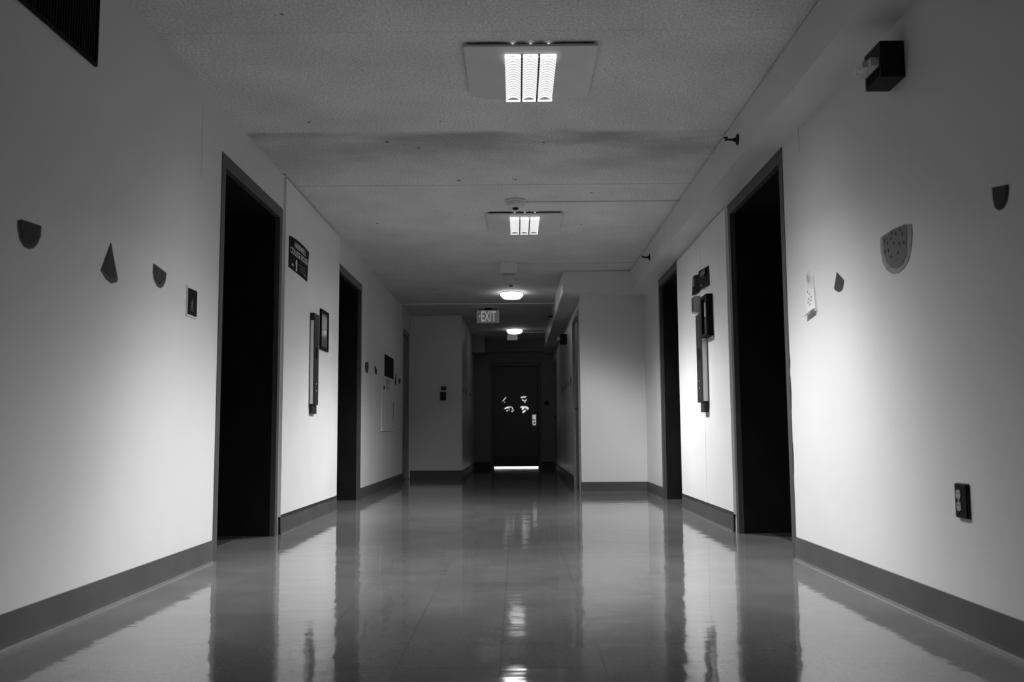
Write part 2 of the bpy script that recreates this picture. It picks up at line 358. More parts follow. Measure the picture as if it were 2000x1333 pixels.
# ragged patches on the end door, brightness put in as emission
def blob(cx, cz, w, h, seed, holes):
    rr = random.Random(seed); pts = []
    for k in range(26):
        a = 2*PI*k/26; q = 1 - .28*rr.random()
        pts.append((cx + w/2*q*math.cos(a), YE+.024, cz + h/2*q*math.sin(a)*(1 if math.sin(a) < 0 else .8)))
    return MB().prism(pts, (0, .006, 0))
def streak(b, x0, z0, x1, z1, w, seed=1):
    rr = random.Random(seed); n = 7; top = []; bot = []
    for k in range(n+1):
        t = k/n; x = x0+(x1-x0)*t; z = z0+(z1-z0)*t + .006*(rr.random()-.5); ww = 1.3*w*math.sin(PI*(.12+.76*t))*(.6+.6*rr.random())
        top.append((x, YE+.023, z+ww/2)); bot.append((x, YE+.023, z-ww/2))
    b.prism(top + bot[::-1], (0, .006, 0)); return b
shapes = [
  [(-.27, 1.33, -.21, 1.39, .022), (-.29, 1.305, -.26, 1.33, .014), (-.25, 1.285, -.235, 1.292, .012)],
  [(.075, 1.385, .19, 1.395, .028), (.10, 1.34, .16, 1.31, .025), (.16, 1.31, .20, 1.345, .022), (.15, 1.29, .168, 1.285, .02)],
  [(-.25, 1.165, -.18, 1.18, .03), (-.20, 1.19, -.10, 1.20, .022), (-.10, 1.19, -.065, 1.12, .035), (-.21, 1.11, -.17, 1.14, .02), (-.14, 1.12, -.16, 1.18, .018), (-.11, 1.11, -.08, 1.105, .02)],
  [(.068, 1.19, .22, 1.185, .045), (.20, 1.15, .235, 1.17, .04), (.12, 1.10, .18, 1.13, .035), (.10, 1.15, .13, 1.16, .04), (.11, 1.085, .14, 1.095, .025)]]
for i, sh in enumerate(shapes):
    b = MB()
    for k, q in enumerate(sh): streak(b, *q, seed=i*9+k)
    o = b.build('glow_patch', 'patch', leaf); o['label'] = 'ragged white patch on the dark door, brightness added as glow'
# ------------------------------------------------------------------ paper watermelon slices
def on_wall(pts, X, s, t):      # ring on the wall plane
    return [(X+s*t, y, z) for y, z in pts]
def melon(pts, X, s, lab, flesh=None, seeds=None, m='paper_dark', grp=None, shrink=True, name='paper_watermelon'):
    b = MB().prism(on_wall(pts, X, s, .0025), (-s*.0030, 0, 0)); o = b.build(name, m)
    tag(o, lab, 'paper decoration', grp)
    if flesh is None and shrink:
        cy = sum(p[0] for p in pts)/len(pts); zt = max(p[1] for p in pts)
        flesh = [(cy+(y-cy)*.84, zt-.002-(zt-z)*.84) for y, z in pts]
    if flesh:
        MB().prism(on_wall(flesh, X, s, .0042), (-s*.0016, 0, 0)).build('flesh', {'paper_dark': 'paper_flesh', 'rind_pale': 'flesh_mid'}.get(m, m), o)
    for y, z in (seeds or []):
        a = random.uniform(-.3, .3)
        ring = [(X+s*.0052, y+.0045*math.cos(t)+a*.006*math.sin(t), z+.0075*math.sin(t)) for t in [k*PI/5 for k in range(10)]]
        MB().prism(ring, (-s*.0009, 0, 0)).build('seed', 'seed', o)
    return o
gL, gR = 'paper watermelon slices on the near left wall', 'paper watermelon slices on the near right wall'
def auto_seeds(pts, n, sd):
    rr = random.Random(sd); cy = sum(p[0] for p in pts)/len(pts); cz = sum(p[1] for p in pts)/len(pts); w = max(p[0] for p in pts)-min(p[0] for p in pts); h = max(p[1] for p in pts)-min(p[1] for p in pts)
    return [(cy+w*.28*math.cos(k*2.4), cz+h*(.05+.22*math.sin(k*2.4))) for k in range(n)]
wm1 = [(2.97,1.386),(2.99,1.396),(3.12,1.403),(3.119,1.368),(3.1,1.336),(3.078,1.317),(3.049,1.308),(3.019,1.309),(2.989,1.328),(2.974,1.36)]
wm2 = [(3.664,1.458),(3.715,1.363),(3.74,1.322),(3.73,1.307),(3.683,1.294),(3.635,1.303),(3.583,1.33)]
wm3 = [(4.103,1.455),(4.26,1.437),(4.252,1.4),(4.226,1.369),(4.193,1.356),(4.152,1.359),(4.116,1.383),(4.1,1.412)]
wm4 = [(3.709,1.464),(3.578,1.471),(3.466,1.465),(3.41,1.453),(3.41,1.412),(3.43,1.358),(3.454,1.323),(3.497,1.3),(3.551,1.291),(3.605,1.296),(3.659,1.321),(3.699,1.36),(3.713,1.409)]
wm4f = [(3.683,1.462),(3.578,1.469),(3.466,1.463),(3.451,1.45),(3.454,1.402),(3.468,1.346),(3.503,1.318),(3.555,1.311),(3.608,1.321),(3.653,1.350),(3.680,1.397)]
seeds = [(3.508,1.453),(3.551,1.446),(3.49,1.432),(3.661,1.444),(3.634,1.426),(3.573,1.414),(3.524,1.401),(3.48,1.397),(3.628,1.395),(3.662,1.397),(3.538,1.369),(3.603,1.367),(3.586,1.455),(3.601,1.438)]
wm5 = [(4.229,1.413),(4.143,1.361),(4.164,1.326),(4.189,1.319),(4.218,1.319),(4.255,1.331),(4.276,1.344),(4.259,1.368)]
wm6 = [(2.824,1.433),(2.729,1.418),(2.732,1.396),(2.742,1.372),(2.765,1.354),(2.791,1.353),(2.812,1.365),(2.822,1.392)]
melon(wm1, XL, 1, 'dark half-round paper watermelon, leftmost on the near left wall', grp=gL, m='paper_dark', seeds=auto_seeds(wm1, 5, 1))
melon(wm2, XL, 1, 'tall pointed paper watermelon wedge in the middle of the near left wall', grp=gL, flesh=[(3.664,1.450),(3.708,1.365),(3.727,1.330),(3.690,1.317),(3.645,1.320),(3.597,1.338)])
melon(wm3, XL, 1, 'half-round paper watermelon beside the small black sign on the left wall', grp=gL, seeds=auto_seeds(wm3, 5, 2))
melon(wm4, XR, -1, 'large paper watermelon slice with black seeds and pale rind on the right wall', flesh=wm4f, seeds=seeds, m='rind_pale', grp=gR)
melon(wm5, XR, -1, 'small cut wedge of paper watermelon below left of the large seeded slice', shrink=False, m='paper_flesh', grp=gR)
melon(wm6, XR, -1, 'small dark paper watermelon, rightmost and highest on the right wall', shrink=True, m='paper_flesh', grp=gR)
gm = 'paper watermelons around the wall cabinet'
melon([(9.949,1.447),(10.05,1.467),(10.166,1.464),(10.169,1.409),(10.119,1.354),(10.042,1.341),(9.964,1.361),(9.936,1.409)], XL, 1, 'rounded paper watermelon next to the far left elevator', m='paper_flesh', grp=gm)
melon([(10.597,1.466),(10.786,1.425),(10.777,1.379),(10.719,1.362),(10.624,1.387)], XL, 1, 'small paper watermelon wedge just left of the wall cabinet', m='paper_flesh', grp=gm)
melon([(12.47,1.503),(12.53,1.407),(12.517,1.349),(12.422,1.339),(12.374,1.347)], XL, 1, 'narrow pointed paper watermelon just right of the wall cabinet', m='paper_flesh', grp=gm)
melon([(12.757,1.442),(12.968,1.454),(12.969,1.422),(12.903,1.38),(12.827,1.376),(12.759,1.41)], XL, 1, 'small paper watermelon between the wall cabinet and the recessed doorway', m='paper_flesh', grp=gm)
def half(y, z0, z1, w):
    return [(y-w, z1), (y+w, z1-.004), (y+w*.95, (z0+z1)/2), (y+w*.5, z0+.008), (y, z0), (y-w*.5, z0+.006), (y-w*.95, (z0+z1)/2)]
for i, (y, z1, z0, w) in enumerate(((14.482,1.369,1.291,.05),(15.32,1.422,1.281,.06),(16.15,1.381,1.34,.06),(16.716,1.405,1.349,.06))):
    melon(half(y, z0, z1, w), XFL, 1, ['short paper watermelon nearest the corner on the left wall of the narrow hallway','tallest paper watermelon on the left wall of the narrow hallway','smallest paper watermelon, third along the left wall of the narrow hallway','farthest paper watermelon on the left wall of the narrow hallway'][i], shrink=False, m='paper_far', grp='paper watermelons in the narrow hallway, left')
for i, (y, z1, z0, w) in enumerate(((12.48,1.443,1.285,.06),(13.16,1.396,1.338,.06),(13.72,1.396,1.325,.07),(14.33,1.396,1.317,.07),(14.99,1.396,1.329,.08))):
    melon(half(y, z0, z1, w), XFR, -1, ['tallest paper watermelon next to the side door in the narrow hallway','short second paper watermelon along the right wall of the narrow hallway','middle one of five paper watermelons on the right narrow hallway wall','fourth of five paper watermelons on the right narrow hallway wall','farthest paper watermelon on the right wall of the narrow hallway'][i], shrink=False, m='paper_far', grp='paper watermelons in the narrow hallway, right')
# ------------------------------------------------------------------ signs and notices near the camera
r = empty('wall_sign', (XL, 4.60, 1.28)); tag(r, 'small black sign with a pale emblem left of the nearest left elevator', 'sign')
MB().box(XL, XL+.004, 4.528, 4.674, 1.272, 1.425).build('backing_plate', 'white', r)
MB().box(XL+.003, XL+.0075, 4.540, 4.665, 1.282, 1.413, bevel=.001).build('sign_face', 'ink', r)
b = MB(); x = XL+.0085; cy, cz = 4.592, 1.345
b.prism([(x, cy-.020, cz-.004), (x, cy-.007, cz+.002), (x, cy, cz+.021), (x, cy+.008, cz+.002), (x, cy+.021, cz-.005), (x, cy+.007, cz-.003), (x, cy+.010, cz-.03), (x, cy-.014, cz-.03), (x, cy-.007, cz-.003)], (-.001, 0, 0))
b.box(x-.001, x, cy-.018, cy-.004, cz-.043, cz-.037); b.box(x-.001, x, cy+.008, cy+.018, cz-.042, cz-.034)
b.build('emblem', 'letter_dim', r)
# plastic card holder, right wall
r = empty('card_holder', (XR, 4.61, 1.27)); tag(r, 'clear plastic card holder with a marked white card right of the nearest right elevator', 'card holder')
MB().prism([(XR-.004, 4.662, 1.400), (XR-.004, 4.560, 1.390), (XR-.004, 4.548, 1.275), (XR-.004, 4.668, 1.285)], (.0045, 0, 0)).build('card', 'card', r)
MB().prism([(XR-.010, 4.675, 1.480), (XR-.010, 4.560, 1.462), (XR-.010, 4.520, 1.273), (XR-.010, 4.682, 1.263)], (.0015, 0, 0)).build('plastic_sleeve', 'film', r)
MB().prism([(XR-.030, 4.660, 1.452), (XR-.030, 4.615, 1.450), (XR-.006, 4.630, 1.487)], (.003, 0, 0)).build('hook', 'white', r)
b = MB().prism([(XR-.028, 4.690, 1.262), (XR-.028, 4.545, 1.278), (XR-.005, 4.545, 1.288), (XR-.005, 4.690, 1.272)], (0, 0, .003)); b.build('lower_lip', 'steel', r)
for i, (y, z) in enumerate(((4.655, 1.386), (4.63, 1.372), (4.60, 1.352), (4.64, 1.348), (4.61, 1.335), (4.655, 1.33), (4.625, 1.318))):
    MB().prism([(XR-.0052, y+.010, z), (XR-.0052, y+.002, z+.007), (XR-.0052, y-.009, z+.003), (XR-.0052, y-.003, z-.006)], (.001, 0, 0)).build('pen_mark', 'seed', r)
# ------------------------------------------------------------------ posters
r = empty('college_poster', (PL, 6.79, 1.86)); tag(r, 'flat black poster with bowed edges and a bold white two-line title between the left elevators', 'poster')
def curved_sheet(b, x, s, yz_top, yz_bot, bow=.0, n=16, t=.0032):
    # sheet following top and bottom edges, bowed off the wall
    vt = []
    for k in range(n+1):
        u = k/n
        def samp(P):
            f = u*(len(P)-1); i = min(int(f), len(P)-2); f -= i
            return (P[i][0]*(1-f)+P[i+1][0]*f, P[i][1]*(1-f)+P[i+1][1]*f)
        a, c = samp(yz_top), samp(yz_bot)
        d = .0022 + bow*math.sin(PI*u)**2
        vt.append(((x+s*d, a[0], a[1]), (x+s*d, c[0], c[1])))
    bm = b.bm
    F = [[bm.verts.new(q) for q in p] for p in vt]; Bk = [[bm.verts.new((q[0]-s*t, q[1], q[2])) for q in p] for p in vt]
    for k in range(n):
        bm.faces.new((F[k][0], F[k+1][0], F[k+1][1], F[k][1])); bm.faces.new((Bk[k][0], Bk[k][1], Bk[k+1][1], Bk[k+1][0]))
        bm.faces.new((F[k][0], Bk[k][0], Bk[k+1][0], F[k+1][0])); bm.faces.new((F[k][1], F[k+1][1], Bk[k+1][1], Bk[k][1]))
    bm.faces.new((F[0][0], F[0][1], Bk[0][1], Bk[0][0])); bm.faces.new((F[n][0], Bk[n][0], Bk[n][1], F[n][1]))
    return b
curved_sheet(MB(), PL, 1, [(6.48, 2.100), (6.63, 2.112), (6.79, 2.117), (6.95, 2.113), (7.108, 2.100)], [(6.473, 1.872), (6.77, 1.868), (7.06, 1.859)]).build('sheet', 'ink', r)
tx = PL+.0035
text_mesh('HARNWELL', 'title_lettering', 'letter', r, (tx, 6.635, 2.045), (0,1,0), (0,0,1), .36, .044, bold=.012)
text_mesh('COLLEGE', 'title_lettering', 'letter', r, (tx, 6.515, 1.985), (0,1,0), (0,0,1), .305, .046, bold=.012)
text_mesh('HOUSE', 'title_lettering', 'letter', r, (tx, 6.845, 1.985), (0,1,0), (0,0,1), .215, .046, bold=.012)
b = MB(); x = tx+.001
b.prism([(x, 6.680, 1.880), (x, 6.690, 1.905), (x, 6.672, 1.935), (x, 6.690, 1.962), (x, 6.715, 1.962), (x, 6.722, 1.935), (x, 6.712, 1.905), (x, 6.722, 1.880)], (-.001, 0, 0))
b.build('emblem', 'letter', r)
MB().prism([(x, 6.55, 1.900), (x, 6.58, 1.918), (x, 6.62, 1.900)], (-.001, 0, 0)).build('emblem', 'letter', r)
b = MB()
for k in range(3): b.box(x-.001, x, 6.77+.02*k, 6.99, 1.935-.02*k, 1.943-.02*k)
b.box(x-.001, x, 6.93, 7.01, 1.885, 1.895); b.build('small_print', 'letter_dim', r)
r = empty('college_poster', (PR, 7.3, 1.80)); tag(r, 'buckled black poster folded over the panel seam between the right elevators', 'poster')
curved_sheet(MB(), PR, -1, [(7.602, 1.967), (7.459, 1.955), (7.30, 1.939)], [(7.645, 1.817), (7.48, 1.800), (7.31, 1.797)], bow=.012).build('sheet', 'ink', r)
curved_sheet(MB(), PR, -1, [(7.36, 1.967), (7.233, 1.951), (6.951, 1.947)], [(7.321, 1.809), (7.13, 1.797), (6.936, 1.794)], bow=.018).build('loose_sheet', 'ink', r)
b = MB(); x = PR-.0215
b.prism([(x, 7.19, 1.93), (x, 7.02, 1.935), (x, 7.01, 1.89), (x, 7.19, 1.89)], (.002, 0, 0)); b.build('faded_print', 'letter_dim', r)
b = MB(); x = PR-.016
b.box(x, x+.001, 7.46, 7.54, 1.87, 1.945); b.build('faded_print', 'letter_dim', r)
for (y, z) in ((7.06, 1.872), (7.16, 1.823)): MB().lathe((PR-.0195, y, z), (-1, 0, 0), [(.006, 0), (.006, .001)], 12).build('pale_dot', 'letter', r)
# ------------------------------------------------------------------ call stations
def station(X, s, y0, y1, d, z0, z1, tab, lab, ztall=None):
    r = empty('call_station', (X, (y0+y1)/2, z0)); tag(r, lab, 'elevator call panel', 'elevator call stations')
    xa, xb = sorted((X-s*.003, X+s*d))
    MB().box(xa, xb, y0, y1, z0, z1, bevel=.002).build('housing', 'bronze', r)
    xs, xt = sorted((X+s*.006, X+s*(d-.004)))
    MB().box(xs, xt, y0-.003, y0+.002, z0+.006, z1-.06).build('side_strip', 'steel', r)['label'] = 'shiny steel strip on the side facing the viewer'
    xs, xt = sorted((X+s*(d-.002), X+s*(d+.002)))
    MB().box(xs, xt, y0+.02, y1-.02, z0+.02, z1-.03).build('face_plate', 'bronze', r)
    zc = z1-.30
    MB().box(xs, sorted((X+s*d, X+s*(d+.005)))[1] if s > 0 else xt, y0+.055, y1-.055, zc-.09, zc-.005) if False else None
    xp, xq = sorted((X+s*(d+.0015), X+s*(d+.005)))
    MB().box(xp, xq, y0+.06, y1-.06, zc-.06, zc+.03, bevel=.001).build('button_recess', 'ink', r)
    for zz in (z0+.11, z0+.165):
        MB().lathe((X+s*(d+.002), (y0+y1)/2, zz), (s, 0, 0), [(.006, 0), (.006, .003)], 12).build('screw', 'steel', r)
    t0, t1, tz0, tz1, td = tab; xa, xb = sorted((X, X+s*td))
    MB().box(xa, xb, t0, t1, tz0, tz1, bevel=.002).build('lower_box', 'bronze', r)
    return r
station(PL, 1, 7.19, 7.37, .034, .912, 1.635, (7.20, 7.37, .842, .911, .022), 'tall call station with shiny side strip between the left elevators')
st = station(PR, -1, 7.09, 7.30, .046, .910, 1.600, (7.10, 7.24, .832, .909, .035), 'tall call station with shiny side strip between the right elevators')
def framed(X, s, y0, y1, z0, z1, d, lab):
    r = empty('picture_frame', (X, (y0+y1)/2, z0)); tag(r, lab, 'picture frame', 'framed notices by the call stations')
    xa, xb = sorted((X, X+s*d)); b = MB(); f = .035
    b.box(xa, xb, y0, y0+f, z0, z1); b.box(xa, xb, y1-f, y1, z0, z1); b.box(xa, xb, y0+f, y1-f, z0, z0+f*.7); b.box(xa, xb, y0+f, y1-f, z1-f*.7, z1)
    b.build('frame', 'ink', r)
    xa, xb = sorted((X+s*.001, X+s*(d*.6))); MB().box(xa, xb, y0+f, y1-f, z0+f*.7, z1-f*.7).build('print', 'glasspic', r)
    xa, xb = sorted((X+s*d*.61, X+s*d*.66)); MB().box(xa, xb, y0+f+.02, y1-f-.02, z1-.16, z1-.05).build('caption_card', 'socket', r)
framed(PL, 1, 7.535, 7.85, 1.380, 1.715, .014, 'black framed notice beside the left call station')
framed(PR, -1, 6.86, 7.085, 1.400, 1.715, .048, 'deep black framed notice beside the right call station')
b = MB().box(PR-.050, PR, 7.315, 7.42, 1.632, 1.765, bevel=.003)
o = tag(b.build('switch_box', 'socket'), 'small pale surface box under the buckled poster', 'switch box')
MB().box(PR-.0535, PR-.048, 7.325, 7.41, 1.642, 1.755, bevel=.002).build('cover_plate', 'bronze', o)
# ------------------------------------------------------------------ outlet, horn strobes, sprinklers
r = empty('wall_outlet', (XR, 3.12, .39)); tag(r, 'double electrical outlet in a dark plate low on the right wall', 'electrical outlet')
MB().box(XR-.007, XR+.002, 3.078, 3.165, .387, .503, bevel=.003).build('back_box', 'horn', r)
MB().box(XR-.011, XR-.006, 3.084, 3.163, .389, .501, bevel=.002).build('face_plate', 'ink', r)
for z in (.4655, .4255):
    ring = [(XR-.0135, 3.134+.015*math.cos(t), z+max(-.0145, min(.0145, .018*math.sin(t)))) for t in [k*PI/14 for k in range(28)]]
    q = MB().prism(ring, (.003, 0, 0)).build('receptacle', 'socket', r)
    b = MB(); b.box(XR-.0142, XR-.0130, 3.1275, 3.1295, z-.001, z+.008); b.box(XR-.0142, XR-.0130, 3.1385, 3.1405, z-.001, z+.008); b.lathe((XR-.0130, 3.134, z-.009), (-1, 0, 0), [(.0024, 0), (.0024, .0012)], 10)
    b.build('socket_holes', 'seed', q)
MB().lathe((XR-.011, 3.134, .4455), (-1, 0, 0), [(.003, 0), (.003, .0015)], 12).build('screw', 'steel', r)
def horn(X, s, y0, y1, d, z0, z1, lab, strobe):
    r = empty('horn_strobe', (X, (y0+y1)/2, z0)); tag(r, lab, 'fire alarm', 'fire alarm horn strobes')
    xa, xb = sorted((X-s*.004, X+s*d))
    MB().box(xa, xb, y0, y1, z0, z1, bevel=.003).build('housing', 'horn', r)
    b = MB()
    for k in range(5):
        zz = z0+.012+k*.008; xs, xt = sorted((X+s*d, X+s*(d+.002))); b.box(xs, xt, y0+.02, y1-.02, zz, zz+.004)
    b.build('sound_grille', 'ink', r)
    ya, yb, za, zb, sd = strobe; xs, xt = sorted((X+s*d, X+s*(d+sd)))
    MB().box(xs, xt, ya, yb, za, zb, bevel=.002).build('strobe_base', 'white', r)
    q = MB(); xm = X+s*(d+sd*.9); xe = X+s*(d+sd*1.5)
    q.prism([(xm, ya+.02, za+.004), (xe, ya+.035, za+.006), (xe, yb-.012, za+.006), (xm, yb-.004, za+.004)], (0, 0, zb-za-.008)); q.build('strobe_lens', 'clear', r)
horn(XR, -1, 3.402, 3.56, .093, 2.023, 2.167, 'black fire alarm horn with white strobe on the near right wall', (3.412, 3.545, 2.072, 2.105, .034))
horn(XFR, -1, 13.37, 13.52, .095, 1.970, 2.115, 'black fire alarm horn under the soffit in the narrow hallway', (13.40, 13.50, 2.03, 2.07, .03))
def sprinkler(y, z, lab):
    r = empty('sprinkler_head', (1.295, y, z)); tag(r, lab, 'sprinkler', 'sidewall sprinklers on the soffit')
    MB().lathe((1.295, y, z), (-1, 0, 0), [(.034, 0), (.034, .003), (.028, .008), (.014, .012)], 28).build('escutcheon', 'horn', r, smooth=True)
    b = MB().lathe((1.285, y, z), (-1, 0, 0), [(.012, 0), (.012, .012), (.008, .018)], 16)
    for sg in (-1, 1):
        b.tube((1.270, y+sg*.008, z+sg*.006), (1.243, y+sg*.014, z+sg*.008), .003, 8); b.tube((1.243, y+sg*.014, z+sg*.008), (1.232, y, z), .003, 8)
    b.build('frame_arms', 'horn', r)
    b = MB(); b.box(1.222, 1.234, y-.018, y+.018, z-.002, z+.002); b.box(1.214, 1.236, y-.016, y+.016, z+.010, z+.013); b.tube((1.262, y, z), (1.232, y, z), .003, 8); b.build('deflector', 'horn', r)
sprinkler(5.221, 2.37, 'dark sidewall sprinkler on the soffit above the nearest right elevator')
sprinkler(8.796, 2.365, 'small dark sprinkler on the soffit above the far right elevator')
b = MB().lathe((.53, 13.6, 2.40), (-1, 0, 0), [(.03, -.003), (.03, .003), (.012, .01), (.010, .05), (.018, .052), (.018, .055)], 20)
tag(b.build('sprinkler_head', 'horn'), 'tiny dark sprinkler on the soffit side in the narrow hallway', 'sprinkler')
for z0_, z1_ in ((1.02, 1.10), (.80, .98), (.45, .62)):
    b = MB().prism([(XR-.0012, E1[0]-.004, z0_), (XR-.0012, E1[0]-.011, (z0_+z1_)/2), (XR-.0012, E1[0]-.003, z1_), (XR-.0012, E1[0]-.001, (z0_+z1_)/2)], (.002, 0, 0))
    tag(b.build('paint_chip', 'seed'), 'dark chipped sliver of paint %s the nearest right elevator frame' % {1.02: 'highest beside', .80: 'longest beside', .45: 'lowest beside'}[z0_], 'paint chip', 'paint chips beside the frame')
# vent grille top left
r = empty('vent_grille', (XL, 2.9, 2.115)); tag(r, 'large dark vent grille with vertical slats high on the near left wall', 'vent grille')
y0, y1, z0, z1 = 2.30, 3.467, 2.115, 2.44
b = MB(); b.box(XL, XL+.012, y0, y1, z0, z0+.012); b.box(XL, XL+.012, y0, y1, z1-.012, z1); b.box(XL, XL+.012, y1-.012, y1, z0+.012, z1-.012); b.box(XL, XL+.012, y0, y0+.012, z0+.012, z1-.012)
b.build('frame', 'ink', r); MB().box(XL, XL+.002, y0+.012, y1-.012, z0+.012, z1-.012).build('backing', 'ink', r)
b = MB(); k = y0+.022
while k < y1-.018:
    b.prism([(XL+.002, k, z0+.012), (XL+.012, k-.006, z0+.012), (XL+.0135, k-.004, z0+.012), (XL+.0035, k+.002, z0+.012)], (0, 0, z1-z0-.024)); k += .0195
b.build('slats', 'slat', r)
# wall cabinet on left wall
r = empty('wall_cabinet', (XL, 11.7, .717)); tag(r, 'flush white wall cabinet with a black glass window and paper notices', 'wall cabinet')
y0, y1, z0, z1 = 11.15, 12.265, .717, 1.775
b = MB(); b.box(XL, XL+.004, y0, y0+.035, z0, z1); b.box(XL, XL+.004, y1-.035, y1, z0, z1); b.box(XL, XL+.004, y0+.035, y1-.035, z1-.03, z1); b.box(XL, XL+.012, y0+.035, y1-.035, z0, z0+.045)
b.build('frame', 'wall', r)
q = MB().box(XL, XL+.006, y0+.042, y1-.042, z0+.053, z1-.036).build('door', 'wall', r)
MB().box(XL+.0061, XL+.009, 11.36, 12.19, 1.397, 1.668).build('window', 'ink', q)
MB().box(XL+.0061, XL+.010, 12.175, 12.195, .86, 1.08).build('handle', 'bronze', q)
for a in ((11.51, 11.83, 1.30, 1.37), (11.51, 11.83, 1.235, 1.285)): tag(MB().box(XL+.0062, XL+.0072, *a).build('paper_notice', 'socket'), 'grey paper notice %s on the wall cabinet door' % ('just under the black window' if a[3] > 1.3 else 'lower of the two taped'), 'notice')
melon([(11.293,1.271),(11.392,1.271),(11.381,1.228),(11.309,1.22)], XL+.006, 1, 'tiny dark paper watermelon stuck on the wall cabinet door', m='paper_flesh', shrink=False, grp=gm)
# fire pull station
r = empty('fire_pull_station', (-1.135, YFL, 1.185)); tag(r, 'dark fire alarm pull box on the dim facing wall', 'fire alarm pull')
MB().box(-1.175, -1.088, YFL-.05, YFL+.006, 1.188, 1.315, bevel=.005).build('housing', 'horn', r)
MB().box(-1.162, -1.100, YFL-.054, YFL-.049, 1.235, 1.295, bevel=.002).build('face', 'bronze', r)
MB().box(-1.155, -1.107, YFL-.066, YFL-.053, 1.205, 1.222, bevel=.003).build('pull_handle', 'ink', r)
b = MB().box(-1.170, -1.083, YFL-.004, YFL, 1.342, 1.404); tag(b.build('instruction_plate', 'bronze'), 'small dark plate just above the fire alarm pull', 'sign')
b = MB().lathe((.594, YE, 1.266), (0, -1, 0), [(.045, 0), (.045, .02), (.03, .03)], 20)
b.box(.555, .575, YE-.02, YE, 1.262, 1.30)
tag(b.build('wall_bell', 'ink'), 'small dark round fitting on the end wall right of the far door', 'wall fitting')
# raised strips on walls
b = MB().box(XR-.0025, XR+.002, 4.715, 4.724, 2.165, 2.262, bevel=.0008); b.box(XR-.0035, XR, 4.708, 4.732, 2.142, 2.163, bevel=.001)
tag(b.build('cable_raceway', 'white'), 'thin white raceway dropping down the right wall beside the elevator frame', 'cable cover')
b = MB().box(XL-.002, XL+.0012, 4.69, 4.70, 2.02, 2.40); tag(b.build('cable_raceway', 'wall'), 'faint painted strip high on the left wall before the nearest elevator', 'cable cover')
